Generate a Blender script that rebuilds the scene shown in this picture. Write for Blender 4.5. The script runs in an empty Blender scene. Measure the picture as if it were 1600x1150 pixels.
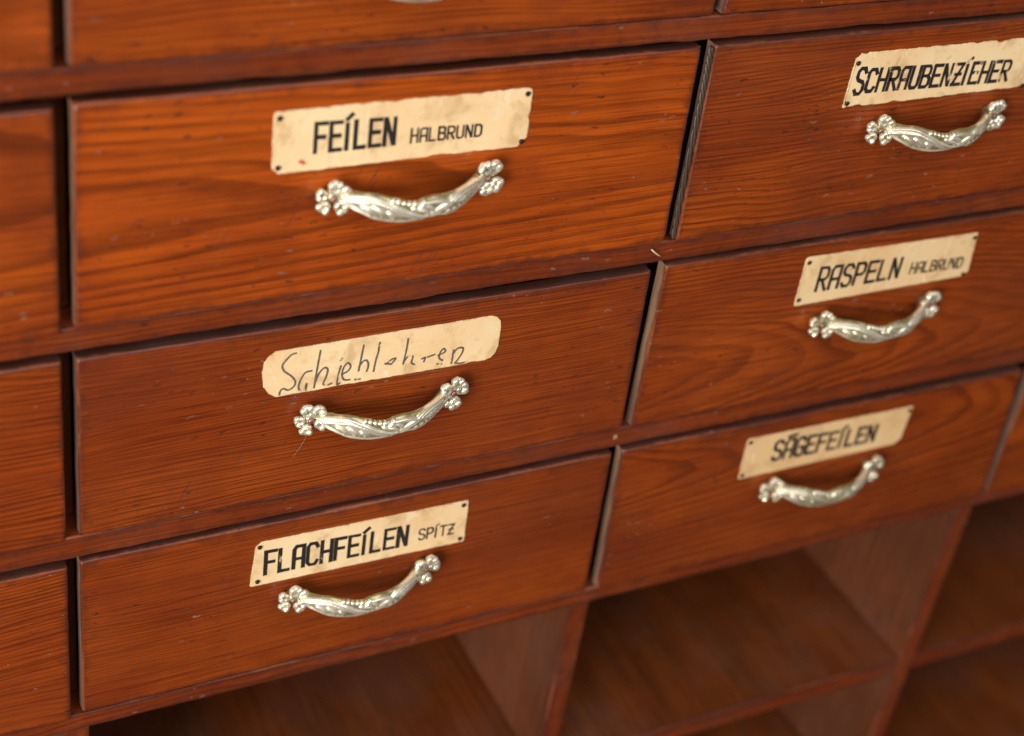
import bpy, bmesh, math, random
from mathutils import Vector, Matrix, noise

sc = bpy.context.scene
# ------------------------------------------------------------------ camera
cam_d = bpy.data.cameras.new('camera')
cam = bpy.data.objects.new('camera', cam_d)
sc.collection.objects.link(cam)
R_ = Vector((0.8901427, -0.43527559, 0.13483743))
U_ = Vector((0.15762923, 0.57176334, 0.80513335))
B_ = Vector((-0.42754999, -0.69542926, 0.57756312))
cam.matrix_world = Matrix(((R_.x, U_.x, B_.x, -0.19328547), (R_.y, U_.y, B_.y, -0.79911818),
                           (R_.z, U_.z, B_.z, 0.74105900), (0, 0, 0, 1)))
cam_d.sensor_width = 36.0
cam_d.lens = 58.582
cam_d.clip_start = 0.02
cam_d.clip_end = 100
cam_d.dof.use_dof = True
cam_d.dof.focus_distance = 1.112
cam_d.dof.aperture_fstop = 3.3
sc.camera = cam

# ------------------------------------------------------------------ world and lamps
world = bpy.data.worlds.new('World')
sc.world = world
world.use_nodes = True
bg = world.node_tree.nodes['Background']
# a dim room: paler walls and ceiling above, a dark wooden floor below
_n = world.node_tree.nodes
_tc = _n.new('ShaderNodeTexCoord'); _sp = _n.new('ShaderNodeSeparateXYZ'); _cr = _n.new('ShaderNodeValToRGB')
world.node_tree.links.new(_tc.outputs['Generated'], _sp.inputs[0])
_mr = _n.new('ShaderNodeMapRange')
_mr.inputs[1].default_value = -1.0; _mr.inputs[2].default_value = 1.0
world.node_tree.links.new(_sp.outputs[2], _mr.inputs[0])
world.node_tree.links.new(_mr.outputs[0], _cr.inputs[0])
_cr.color_ramp.elements[0].position = 0.38; _cr.color_ramp.elements[0].color = (0.045, 0.022, 0.011, 1)
_cr.color_ramp.elements[1].position = 0.62; _cr.color_ramp.elements[1].color = (0.26, 0.25, 0.235, 1)
world.node_tree.links.new(_cr.outputs[0], bg.inputs[0])
bg.inputs[1].default_value = 1.0


def area_lamp(name, pos, target, sx, sy, power, col):
    d = bpy.data.lights.new(name, 'AREA')
    d.shape = 'RECTANGLE'
    d.size, d.size_y = sx, sy
    d.energy = power
    d.color = col
    o = bpy.data.objects.new(name, d)
    sc.collection.objects.link(o)
    o.location = pos
    o.rotation_euler = (Vector(target) - Vector(pos)).to_track_quat('-Z', 'Y').to_euler()
    return o


area_lamp('window_light', (-1.95, -1.65, 0.50), (0.35, 0, 0.05), 1.3, 1.5, 99, (1.0, 0.97, 0.93))
area_lamp('ceiling_light', (0.5, -1.7, 2.1), (0.4, 0, 0.0), 2.4, 1.8, 38, (0.86, 0.92, 1.0))

sc.view_settings.view_transform = 'Standard'
sc.view_settings.look = 'None'
sc.view_settings.exposure = 0.0
sc.view_settings.gamma = 1.0
sc.view_settings.use_curve_mapping = False
sc.render.engine = 'CYCLES'

random.seed(7)
C = sc.collection


# ------------------------------------------------------------------ material helpers
class NT:
    def __init__(self, name):
        self.m = bpy.data.materials.new(name)
        self.m.use_nodes = True
        self.t = self.m.node_tree
        self.b = self.t.nodes['Principled BSDF']
        self.out = self.t.nodes['Material Output']

    def n(self, typ, **kw):
        x = self.t.nodes.new(typ)
        for k, v in kw.items():
            setattr(x, k, v)
        return x

    def put(self, sock, v):
        if isinstance(v, bpy.types.NodeSocket):
            self.t.links.new(v, sock)
        else:
            sock.default_value = v

    def math(self, op, a, b=0.0, c=0.0, clamp=False):
        x = self.n('ShaderNodeMath', operation=op, use_clamp=clamp)
        self.put(x.inputs[0], a); self.put(x.inputs[1], b); self.put(x.inputs[2], c)
        return x.outputs[0]

    def vmath(self, op, a, b):
        x = self.n('ShaderNodeVectorMath', operation=op)
        self.put(x.inputs[0], a); self.put(x.inputs[1], b)
        return x.outputs[0]

    def comb(self, a, b, c):
        x = self.n('ShaderNodeCombineXYZ')
        self.put(x.inputs[0], a); self.put(x.inputs[1], b); self.put(x.inputs[2], c)
        return x.outputs[0]

    def noise(self, vec, scale, detail=2.0, rough=0.5, dist=0.0):
        x = self.n('ShaderNodeTexNoise')
        self.put(x.inputs['Vector'], vec)
        x.inputs['Scale'].default_value = scale
        x.inputs['Detail'].default_value = detail
        x.inputs['Roughness'].default_value = rough
        x.inputs['Distortion'].default_value = dist
        return x.outputs['Fac']

    def ramp(self, f, stops, interp='LINEAR'):
        x = self.n('ShaderNodeValToRGB')
        x.color_ramp.interpolation = interp
        e = x.color_ramp.elements
        while len(e) < len(stops):
            e.new(0.5)
        for i, (p, c) in enumerate(stops):
            e[i].position = p
            e[i].color = c if len(c) == 4 else (*c, 1)
        self.put(x.inputs[0], f)
        return x.outputs[0]

    def mix(self, f, a, b, mode='MIX'):
        x = self.n('ShaderNodeMix', data_type='RGBA', blend_type=mode)
        self.put(x.inputs[0], f)
        for s, v in ((x.inputs[6], a), (x.inputs[7], b)):
            if isinstance(v, tuple) and len(v) == 3:
                v = (*v, 1)
            self.put(s, v)
        return x.outputs[2]

    def sstep(self, f, a, b, lo=0.0, hi=1.0):
        x = self.n('ShaderNodeMapRange', interpolation_type='SMOOTHSTEP')
        self.put(x.inputs[0], f)
        x.inputs[1].default_value = a; x.inputs[2].default_value = b
        x.inputs[3].default_value = lo; x.inputs[4].default_value = hi
        return x.outputs[0]

    def bump(self, h, strength, dist):
        x = self.n('ShaderNodeBump')
        x.inputs['Strength'].default_value = strength
        x.inputs['Distance'].default_value = dist
        self.put(x.inputs['Height'], h)
        return x.outputs[0]


def wood(name, light, mid, dark, rough=0.34, coat=0.25, axis='x', dents=True, ior=1.45, ringmix=1.0, dust=0.0):
    """Varnished softwood.  Growth rings are real cylinders cut by the board's face.
    object colour: r = seed, g = depth of the pith, b = tilt of the pith, a = ring spacing (cm)."""
    k = NT(name)
    tc = k.n('ShaderNodeTexCoord')
    oi = k.n('ShaderNodeObjectInfo')
    sp = k.n('ShaderNodeSeparateColor')
    k.put(sp.inputs[0], oi.outputs['Color'])
    seed, gd, tilt, space = sp.outputs[0], sp.outputs[1], sp.outputs[2], oi.outputs['Alpha']
    s3 = k.n('ShaderNodeSeparateXYZ')
    k.put(s3.inputs[0], tc.outputs['Object'])
    X, Y, Z = s3.outputs
    if axis == 'z':
        X, Z = Z, X
    elif axis == 'y':
        X, Y = Y, X
    so = k.math('MULTIPLY', seed, 61.0)
    P = k.comb(k.math('ADD', X, so), Y, k.math('ADD', Z, k.math('MULTIPLY', so, 0.37)))

    def stretched(a, b):
        return k.vmath('MULTIPLY', P, (a, b, b))
    warp1 = k.math('SUBTRACT', k.noise(stretched(3.2, 9.0), 1.0, 2.0), 0.5)
    warp2 = k.math('SUBTRACT', k.noise(stretched(16.0, 55.0), 1.0, 2.0), 0.5)
    quarter = k.math('MULTIPLY', k.math('GREATER_THAN', gd, 0.65), 0.22)     # boards sawn away from the pith: straight grain
    zz = k.math('ADD', k.math('ADD', quarter, k.math('SUBTRACT', Z, k.math('MULTIPLY', k.math('FRACT', k.math('MULTIPLY', seed, 7.31)), 0.14))),
                k.math('MULTIPLY', warp1, 0.022))
    yy = k.math('ADD', k.math('ADD', Y, k.math('MULTIPLY', gd, 0.3)),
                k.math('ADD', k.math('MULTIPLY', k.math('SUBTRACT', tilt, 0.5), k.math('SUBTRACT', X, 0.2)),
                       k.math('MULTIPLY', warp1, 0.016)))
    r = k.math('SQRT', k.math('ADD', k.math('MULTIPLY', zz, zz), k.math('MULTIPLY', yy, yy)))
    r = k.math('ADD', r, k.math('MULTIPLY', warp2, 0.0022))
    q = k.math('DIVIDE', r, k.math('MULTIPLY', space, 0.01))
    # uneven ring widths
    q = k.math('ADD', q, k.math('MULTIPLY', k.noise(k.comb(q, so, 0.0), 0.45, 2.0), 2.2))
    fr = k.math('FRACT', q)
    idn = k.n('ShaderNodeTexWhiteNoise', noise_dimensions='2D')
    k.put(idn.inputs['Vector'], k.comb(k.math('FLOOR', q), so, 0.0))
    late = k.math('MULTIPLY', k.sstep(fr, 0.35, 0.84), k.sstep(fr, 0.93, 1.0, 1.0, 0.0))
    late = k.math('MULTIPLY', late, k.math('MULTIPLY_ADD', idn.outputs['Value'], 0.5, 0.5))
    patch = k.noise(stretched(2.2, 7.0), 1.0, 3.0, 0.55)
    late = k.math('MULTIPLY', late, k.sstep(patch, 0.30, 0.66, 1.0, 0.55))
    late = k.math('MULTIPLY', late, ringmix)
    fibre = k.noise(stretched(8.0, 780.0), 1.0, 3.0, 0.65)
    fib2 = k.noise(stretched(28.0, 1500.0), 1.0, 2.0, 0.6)
    pore = k.math('MULTIPLY', k.sstep(fib2, 0.60, 0.72), k.sstep(k.noise(stretched(5, 26), 1.0, 3.0), 0.44, 0.64))
    blot = k.noise(stretched(6.0, 12.0), 1.0, 4.0, 0.6)
    blot2 = k.noise(stretched(18.0, 30.0), 1.0, 4.0, 0.65)
    col = k.mix(k.sstep(blot, 0.30, 0.68), light, mid)
    col = k.mix(k.math('MULTIPLY', late, 0.95), col, dark)
    col = k.mix(k.math('MULTIPLY', k.sstep(fibre, 0.45, 0.62), 0.52), col, dark)
    col = k.mix(k.math('MULTIPLY', pore, 0.75), col, (0.035, 0.010, 0.006))
    col = k.mix(k.math('MULTIPLY', k.sstep(fib2, 0.40, 0.62, 1.0, 0.0), 0.22), col, light)
    col = k.mix(k.math('MULTIPLY', k.sstep(blot2, 0.50, 0.80), 0.45), col, tuple(c * 0.5 for c in mid))
    # old red-brown varnish film, thicker on some boards
    at_t = k.n('ShaderNodeAttribute', attribute_type='OBJECT', attribute_name='tone')
    at_r = k.n('ShaderNodeAttribute', attribute_type='OBJECT', attribute_name='film')
    film = k.noise(stretched(4.0, 6.0), 1.0, 5.0, 0.6, 0.6)
    fm = k.math('MULTIPLY', k.sstep(k.math('MULTIPLY_ADD', at_r.outputs['Fac'], 0.30, film), 0.52, 0.80), 0.62)
    col = k.mix(fm, col, k.mix(0.45, col, (0.110, 0.026, 0.014)))
    col = k.mix(1.0, col, k.comb(k.math('ADD', at_t.outputs['Fac'], 1.0), k.math('ADD', at_t.outputs['Fac'], 1.0), 1.0), 'MULTIPLY')
    # rubbed edges and grime close to them (attribute: 1 at the rim of the board)
    ea = k.n('ShaderNodeAttribute', attribute_name='edge')
    en = k.noise(stretched(60.0, 60.0), 1.0, 4.0, 0.65)
    gr = k.math('MULTIPLY', k.sstep(k.math('MULTIPLY_ADD', ea.outputs['Fac'], 0.55, en), 0.64, 1.0), 0.55)
    col = k.mix(gr, col, (0.050, 0.014, 0.009))
    rub = k.math('MULTIPLY', k.sstep(ea.outputs['Fac'], 0.74, 0.97), k.sstep(k.math('MULTIPLY_ADD', k.math('SUBTRACT', k.noise(stretched(11.0, 11.0), 1.0, 2.0), 0.5), 1.6, en), 0.46, 0.72))
    col = k.mix(k.math('MULTIPLY', rub, 0.50), col, (0.36, 0.105, 0.035))
    h = k.math('MULTIPLY_ADD', late, 0.35, k.math('MULTIPLY', fibre, 0.35))
    rg = k.math('MULTIPLY_ADD', blot2, 0.22, rough - 0.10)
    if dents:
        # knocks and scratches: small elongated chips, some dark, some showing pale dust
        sx = k.n('ShaderNodeSeparateXYZ'); k.put(sx.inputs[0], P)
        jit = k.comb(k.math('MULTIPLY', sx.outputs[0], 44.0), k.math('MULTIPLY', sx.outputs[2], 135.0), 0.0)
        jn = k.n('ShaderNodeTexNoise')
        k.put(jn.inputs['Vector'], P); jn.inputs['Scale'].default_value = 260.0
        jn.inputs['Detail'].default_value = 2.0
        jit = k.vmath('ADD', jit, k.vmath('MULTIPLY', k.vmath('SUBTRACT', jn.outputs['Color'], (0.5, 0.5, 0.5)), (0.55, 0.55, 0.0)))
        def chips(scale, keep, size):
            v = k.n('ShaderNodeTexVoronoi', feature='F1', voronoi_dimensions='2D')
            k.put(v.inputs['Vector'], jit)
            v.inputs['Scale'].default_value = scale
            vs = k.n('ShaderNodeSeparateColor')
            k.put(vs.inputs[0], v.outputs['Color'])
            on = k.math('LESS_THAN', vs.outputs[0], keep)
            sz = k.math('MULTIPLY_ADD', vs.outputs[1], size, size * 0.45)
            d = k.math('DIVIDE', v.outputs['Distance'], sz)
            return k.math('MULTIPLY', on, k.sstep(d, 0.55, 1.0, 1.0, 0.0)), vs.outputs[2]
        c1, h1 = chips(1.0, 0.40, 0.112)
        c2, h2 = chips(2.3, 0.45, 0.15)
        wear = k.sstep(k.noise(stretched(8, 14), 1.0, 2.0), 0.48, 0.58)
        c2 = k.math('MULTIPLY', c2, wear)
        c1 = k.math('MULTIPLY', c1, k.sstep(k.noise(stretched(7, 12), 1.0, 2.0), 0.48, 0.57))
        pale = k.mix(k.sstep(h1, 0.80, 0.86), (0.032, 0.011, 0.007), (0.22, 0.12, 0.085))
        col = k.mix(k.math('MULTIPLY', c1, 0.74), col, pale)
        pale2 = k.mix(k.sstep(h2, 0.84, 0.90), (0.035, 0.011, 0.007), (0.30, 0.19, 0.14))
        col = k.mix(k.math('MULTIPLY', c2, 0.66), col, pale2)
        # long fine scratches at odd angles
        rot = k.n('ShaderNodeVectorRotate', rotation_type='Y_AXIS')
        k.put(rot.inputs['Vector'], P)
        rot.inputs['Angle'].default_value = 1.05
        sc_ = k.noise(k.vmath('MULTIPLY', rot.outputs[0], (26.0, 1.0, 900.0)), 1.0, 1.0)
        sm = k.sstep(k.noise(k.vmath('MULTIPLY', rot.outputs[0], (22.0, 1.0, 30.0)), 1.0, 1.0), 0.54, 0.64)
        scr = k.math('MULTIPLY', k.sstep(sc_, 0.66, 0.72), sm)
        col = k.mix(k.math('MULTIPLY', scr, 0.75), col, (0.06, 0.028, 0.022))
        dn = k.math('ADD', c1, k.math('ADD', c2, scr), clamp=True)
        h = k.math('SUBTRACT', h, k.math('MULTIPLY', dn, 0.7))
        rg = k.math('MULTIPLY_ADD', dn, 0.12, rg)
    if dust > 0:
        dm = k.sstep(k.noise(stretched(9, 9), 1.0, 5.0, 0.65), 0.42, 0.70)
        col = k.mix(k.math('MULTIPLY', dm, dust), col, (0.17, 0.105, 0.085))
        rg = k.math('MULTIPLY_ADD', dm, dust * 0.5, rg)
    k.put(k.b.inputs['Base Color'], col)
    k.put(k.b.inputs['Roughness'], rg)
    k.b.inputs['Coat Weight'].default_value = coat
    k.b.inputs['Coat Roughness'].default_value = 0.22
    k.b.inputs['IOR'].default_value = ior
    k.put(k.b.inputs['Normal'], k.bump(h, 0.35, 0.0004))
    return k.m


M_FRONT = wood('varnished_pine', (0.370, 0.066, 0.0062), (0.215, 0.0310, 0.0048), (0.042, 0.0064, 0.0024), coat=0.12)
M_RAIL = wood('rail_wood', (0.255, 0.043, 0.0070), (0.160, 0.025, 0.0055), (0.075, 0.012, 0.004), coat=0.12, dust=0.10)
M_UPR = wood('upright_wood', (0.255, 0.046, 0.008), (0.165, 0.028, 0.007), (0.085, 0.014, 0.005), coat=0.12, axis='z', dust=0.15)
M_SIDE = wood('upright_side_wood', (0.190, 0.055, 0.018), (0.118, 0.032, 0.012), (0.036, 0.011, 0.008), rough=0.6, coat=0.0, axis='z', ior=1.3, dents=False, dust=0.12)
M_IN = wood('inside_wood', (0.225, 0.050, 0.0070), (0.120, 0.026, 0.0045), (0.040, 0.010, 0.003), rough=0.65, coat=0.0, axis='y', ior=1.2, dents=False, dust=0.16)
M_EDGE = wood('worn_edge_wood', (0.28, 0.155, 0.105), (0.20, 0.105, 0.075), (0.085, 0.042, 0.030), rough=0.5, coat=0.08, axis='z', dents=False, dust=0.30)
M_EDGE2 = wood('bare_edge_wood', (0.36, 0.215, 0.125), (0.26, 0.145, 0.085), (0.10, 0.052, 0.032), rough=0.6, coat=0.0, axis='z', dents=False, dust=0.20)
M_TOPE = wood('shaded_top_edge_wood', (0.090, 0.020, 0.007), (0.060, 0.013, 0.005), (0.030, 0.007, 0.004), rough=0.6, coat=0.0, dents=False, dust=0.2)  # wood colour darkened to paint in the gap's shade under the rail


def paper_mat():
    k = NT('aged_paper')
    tc = k.n('ShaderNodeTexCoord'); oi = k.n('ShaderNodeObjectInfo')
    sp = k.n('ShaderNodeSeparateColor'); k.put(sp.inputs[0], oi.outputs['Color'])
    P = k.vmath('ADD', tc.outputs['Object'], k.comb(k.math('MULTIPLY', sp.outputs[0], 13.0), 0.0, sp.outputs[0]))
    a = k.noise(P, 42.0, 5.0, 0.62, 0.4)
    b = k.noise(P, 15.0, 3.0, 0.5)
    c = k.noise(P, 240.0, 3.0, 0.6)
    col = k.mix(k.sstep(b, 0.30, 0.70), (0.91, 0.66, 0.365), (0.83, 0.55, 0.275))
    col = k.mix(k.math('MULTIPLY', k.sstep(a, 0.50, 0.70), 0.75), col, (0.57, 0.35, 0.155))
    col = k.mix(k.math('MULTIPLY', k.sstep(a, 0.26, 0.46, 1.0, 0.0), 0.60), col, (0.86, 0.69, 0.46))
    col = k.mix(k.math('MULTIPLY', k.sstep(c, 0.60, 0.74), 0.30), col, (0.46, 0.27, 0.12))
    col = k.mix(k.math('MULTIPLY', sp.outputs[1], 0.75), col, k.mix(a, (0.74, 0.45, 0.19), (0.62, 0.35, 0.14)))
    # grime at the edges of the card (attribute: 1 at the rim)
    at = k.n('ShaderNodeAttribute', attribute_name='rim')
    rim = k.math('MULTIPLY', at.outputs['Fac'], k.sstep(k.noise(P, 120.0, 4.0, 0.6), 0.40, 0.66))
    col = k.mix(k.math('MULTIPLY', rim, 0.45), col, (0.30, 0.16, 0.07))
    # scuffs and soft creases
    cr = k.sstep(k.noise(k.vmath('MULTIPLY', P, (1.0, 1.0, 0.45)), 85.0, 3.0, 0.6, 1.2), 0.58, 0.72)
    col = k.mix(k.math('MULTIPLY', cr, 0.5), col, (0.92, 0.77, 0.53))
    st = k.sstep(k.noise(P, 33.0, 4.0, 0.65, 0.8), 0.62, 0.74)
    col = k.mix(k.math('MULTIPLY', st, 0.60), col, (0.50, 0.33, 0.17))
    k.put(k.b.inputs['Base Color'], col)
    k.put(k.b.inputs['Roughness'], k.math('MULTIPLY_ADD', a, 0.3, 0.36))
    k.put(k.b.inputs['Normal'], k.bump(k.math('ADD', a, k.math('MULTIPLY', c, 0.4)), 0.35, 0.0005))
    return k.m


def ink_mat(name='worn_black_ink', ca=(0.010, 0.009, 0.010), cb=(0.035, 0.028, 0.024)):
    """black paint that has rubbed off in places; object colour r = how much is gone, g = seed"""
    k = NT(name)
    tc = k.n('ShaderNodeTexCoord'); oi = k.n('ShaderNodeObjectInfo')
    sp = k.n('ShaderNodeSeparateColor'); k.put(sp.inputs[0], oi.outputs['Color'])
    P = k.vmath('ADD', tc.outputs['Object'], k.comb(k.math('MULTIPLY', sp.outputs[1], 9.0), 0.0, 0.0))
    a = k.noise(k.vmath('MULTIPLY', P, (1.0, 0.0, 0.55)), 130.0, 2.0, 0.5)
    f = k.noise(k.vmath('MULTIPLY', P, (1.0, 0.0, 1.0)), 520.0, 3.0, 0.6)
    v = k.math('MULTIPLY_ADD', k.math('SUBTRACT', f, 0.5), 0.35, a)
    thr = k.math('MULTIPLY_ADD', sp.outputs[0], 0.42, 0.18)
    x = k.math('SUBTRACT', v, thr)
    alpha = k.sstep(x, -0.06, 0.07)
    alpha = k.math('MULTIPLY_ADD', alpha, 0.92, k.math('SUBTRACT', 0.08, k.math('MULTIPLY', sp.outputs[0], 0.08)))
    k.put(k.b.inputs['Base Color'], k.mix(f, ca, cb))
    k.b.inputs['Roughness'].default_value = 0.45
    k.put(k.b.inputs['Alpha'], alpha)
    return k.m


def metal_mat():
    k = NT('silvered_brass')
    at = k.n('ShaderNodeAttribute', attribute_name='relief')
    tc = k.n('ShaderNodeTexCoord'); oi = k.n('ShaderNodeObjectInfo')
    sp = k.n('ShaderNodeSeparateColor'); k.put(sp.inputs[0], oi.outputs['Color'])
    PP = k.vmath('ADD', tc.outputs['Object'], k.comb(sp.outputs[0], 0.0, k.math('MULTIPLY', sp.outputs[0], 3.0)))
    n1 = k.noise(PP, 180.0, 3.0, 0.6)
    n2 = k.noise(PP, 60.0, 3.0, 0.6)
    f = k.sstep(k.math('ADD', at.outputs['Fac'], k.math('MULTIPLY', k.math('SUBTRACT', n1, 0.5), 0.9)), 0.06, 0.62)
    f = k.math('MULTIPLY', f, k.sstep(k.math('SUBTRACT', n2, k.math('MULTIPLY', sp.outputs[1], 0.25)), 0.14, 0.46, 0.45, 1.0))
    col = k.mix(f, (0.36, 0.29, 0.115), (0.97, 0.875, 0.675))
    k.put(k.b.inputs['Base Color'], col)
    k.b.inputs['Metallic'].default_value = 0.70
    k.put(k.b.inputs['Roughness'], k.math('MULTIPLY_ADD', n1, 0.18, 0.18))
    k.put(k.b.inputs['Normal'], k.bump(n1, 0.06, 0.0003))
    return k.m


def plain(name, col, rough=0.5, metal=0.0, var=0.35, scale=300.0):
    k = NT(name)
    tc = k.n('ShaderNodeTexCoord')
    n1 = k.noise(tc.outputs['Object'], scale, 3.0, 0.6)
    k.put(k.b.inputs['Base Color'], k.mix(n1, tuple(c * (1 - var) for c in col), tuple(min(1, c * (1 + var)) for c in col)))
    k.b.inputs['Roughness'].default_value = rough
    k.b.inputs['Metallic'].default_value = metal
    k.put(k.b.inputs['Normal'], k.bump(n1, 0.2, 0.0003))
    return k.m


M_PAPER = paper_mat()
M_INK = ink_mat()
M_PENCIL = ink_mat('grey_pencil', (0.085, 0.070, 0.055), (0.19, 0.15, 0.11))
M_METAL = metal_mat()
M_NAIL = plain('rusty_nail', (0.040, 0.022, 0.015), 0.34, 0.5)
M_PIN = plain('copper_pin', (0.36, 0.17, 0.125), 0.35, 0.7)
M_CORD = plain('dark_cord', (0.060, 0.038, 0.026), 0.42, 0.0, 0.6, 700.0)
M_STRAW = plain('dry_straw', (0.62, 0.46, 0.27), 0.6)
M_RED = plain('red_ink', (0.55, 0.09, 0.05), 0.6)
M_FLECK = plain('dull_cream_paint', (0.33, 0.20, 0.11), 0.6, 0.0, 0.6, 900.0)
M_WEB = plain('grey_thread', (0.55, 0.48, 0.42), 0.7)


# ------------------------------------------------------------------ object helpers
def link(name, mesh, parent=None, loc=(0, 0, 0), col=None):
    o = bpy.data.objects.new(name, mesh)
    C.objects.link(o)
    o.location = loc
    if parent:
        o.parent = parent
    if col:
        o.color = col
    return o


def thing(name, label, cat, loc, group=None, mesh=None):
    o = link(name, mesh, None, loc)
    o['label'] = label
    o['category'] = cat
    if group:
        o['group'] = group
    return o


def to_mesh(bm, name, mats, smooth=True):
    me = bpy.data.meshes.new(name)
    bm.normal_update()
    bm.to_mesh(me)
    bm.free()
    for m in mats:
        me.materials.append(m)
    if smooth:
        me.shade_smooth() if hasattr(me, 'shade_smooth') else None
    return me


def grid_axis(L, step, R):
    e = [0, R * .12, R * .3, R * .55, R, R * 1.8]
    n = max(2, int((L - 2 * e[-1]) / step))
    mid = [e[-1] + (L - 2 * e[-1]) * i / n for i in range(1, n)]
    return e + mid + [L - x for x in reversed(e)]


def board(quad, thick, R=0.0022, step=0.006, jit=0.00035, seed=0.0, mats=None, name='board', edge_mat=1, top_mat=None):
    """A board with softly worn front edges. quad = tl, tr, br, bl as (x, z); front at y=0, back at y=thick."""
    tl, tr, br, bl = [Vector(p) for p in quad]
    W = ((tr - tl).length + (br - bl).length) / 2
    H = ((tl - bl).length + (tr - br).length) / 2
    us, vs = grid_axis(W, step, R), grid_axis(H, step * 1.5, R)
    bm = bmesh.new()
    lay = bm.verts.layers.float.new('edge')
    g = []
    for v in vs:
        row = []
        for u in us:
            a, b = u / W, v / H
            p = (bl * (1 - a) + br * a) * (1 - b) + (tl * (1 - a) + tr * a) * b
            dl, dr, db, dt = u, W - u, v, H - v
            nz = lambda s: noise.noise(Vector((u * 45 + seed, v * 45, s + seed)))
            nf = lambda s: noise.noise(Vector((u * 230 + seed, v * 230, s + seed)))
            fall = lambda d: max(0.0, 1 - d / (R * 1.7))
            p = p + Vector(((fall(dl) - fall(dr)) * 0, 0))
            px = p.x + fall(dl) * jit * (nz(1) + .6 * nf(1)) + fall(dr) * jit * (nz(2) + .6 * nf(2))
            pz = p.y + fall(db) * jit * (nz(3) + .6 * nf(3)) + fall(dt) * jit * (nz(4) + .6 * nf(4))
            Rl = R * (0.80 + 0.5 * nz(5) + 0.35 * max(0, nf(6)))
            ex = max(0.0, Rl - min(dl, dr)); ez = max(0.0, Rl - min(db, dt))
            e = min(Rl, math.hypot(ex, ez))
            y = Rl - math.sqrt(max(0.0, Rl * Rl - e * e))
            vv = bm.verts.new((px, y, pz))
            vv[lay] = math.exp(-min(dl, dr, db, dt) / 0.0050)
            row.append(vv)
        g.append(row)
    for j in range(len(vs) - 1):
        for i in range(len(us) - 1):
            bm.faces.new((g[j][i], g[j][i + 1], g[j + 1][i + 1], g[j + 1][i]))
    loop = g[0][:] + [r[-1] for r in g[1:]] + list(reversed(g[-1][:-1])) + [r[0] for r in reversed(g[1:-1])]
    n = len(loop)
    nt0 = len(us) + len(vs) - 2
    prev = loop
    for yy in (min(0.0075, thick * .6), thick):
        back = [bm.verts.new((v.co.x, yy, v.co.z)) for v in loop]
        for i in range(n):
            f = bm.faces.new((prev[(i + 1) % n], prev[i], back[i], back[(i + 1) % n]))
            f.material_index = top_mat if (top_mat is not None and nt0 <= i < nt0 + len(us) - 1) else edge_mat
        prev = back
    bk = bm.faces.new(back)
    bk.material_index = edge_mat
    bmesh.ops.recalc_face_normals(bm, faces=bm.faces)
    me = to_mesh(bm, name, mats)
    me.polygons.foreach_set('use_smooth', [True] * len(me.polygons))
    try:
        me.set_sharp_from_angle(angle=math.radians(50))
    except Exception:
        pass
    return me


def box_bm(bm, x0, x1, y0, y1, z0, z1):
    v = [bm.verts.new((x, y, z)) for x in (x0, x1) for y in (y0, y1) for z in (z0, z1)]
    for f in ((0, 1, 3, 2), (4, 6, 7, 5), (0, 4, 5, 1), (2, 3, 7, 6), (0, 2, 6, 4), (1, 5, 7, 3)):
        bm.faces.new([v[i] for i in f])


def box_mesh(name, mat, *boxes, bev=0.0008):
    bm = bmesh.new()
    for b in boxes:
        box_bm(bm, *b)
    bmesh.ops.recalc_face_normals(bm, faces=bm.faces)
    if bev:
        bmesh.ops.bevel(bm, geom=bm.edges[:], offset=bev, segments=2, profile=0.5, affect='EDGES')
    return to_mesh(bm, name, [mat], False)


def tube(bm, pts, rad, seg=6, rel=None):
    rings = []
    for i, p in enumerate(pts):
        p = Vector(p)
        t = (Vector(pts[min(i + 1, len(pts) - 1)]) - Vector(pts[max(i - 1, 0)])).normalized()
        a = t.orthogonal().normalized() if i == 0 else (prev - t * prev.dot(t)).normalized()
        prev = a
        b = t.cross(a)
        r = rad(i / (len(pts) - 1)) if callable(rad) else rad
        rings.append([bm.verts.new(p + (a * math.cos(q) + b * math.sin(q)) * r) for q in [2 * math.pi * s / seg for s in range(seg)]])
    for i in range(len(rings) - 1):
        for s in range(seg):
            f = bm.faces.new((rings[i][s], rings[i][(s + 1) % seg], rings[i + 1][(s + 1) % seg], rings[i + 1][s]))
            f.smooth = True
    bm.faces.new(list(reversed(rings[0]))); bm.faces.new(rings[-1])


# ------------------------------------------------------------------ the cabinet carcass
P_ = 0.4096
cab = thing('cabinet', 'reddish brown wooden cabinet frame holding the rows of drawers above open compartments', 'cabinet', (0, 0, -0.62))
cz = 0.62            # cabinet empty stands at its base


def cpart(name, mesh, loc, col):
    return link(name, mesh, cab, (loc[0], loc[1], loc[2] + cz), col)


XL, XR = -0.4125, 1.2225
# rails: the board's own frame starts at (XL, front, bottom)
for zt, zb, yf, sd in ((0.4985, 0.4815, 0.0026, .11), (0.3306, 0.3143, 0.0022, .23), (0.1632, 0.1466, 0.0024, .37),
                       (0.0002, -0.0172, 0.0022, .51), (-0.1650, -0.1800, 0.0020, .68)):
    L = XR - XL
    n = 5
    me = board(((0, zt - zb), (L, zt - zb), (L, 0), (0, 0)), 0.40, R=0.0013, step=0.007, jit=0.0007, seed=sd * 50, mats=[M_RAIL, M_RAIL], name='rail')
    cpart('rail', me, (XL, yf, zb), (sd, 0.55 + sd * .3, 0.5, 0.24))
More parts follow.
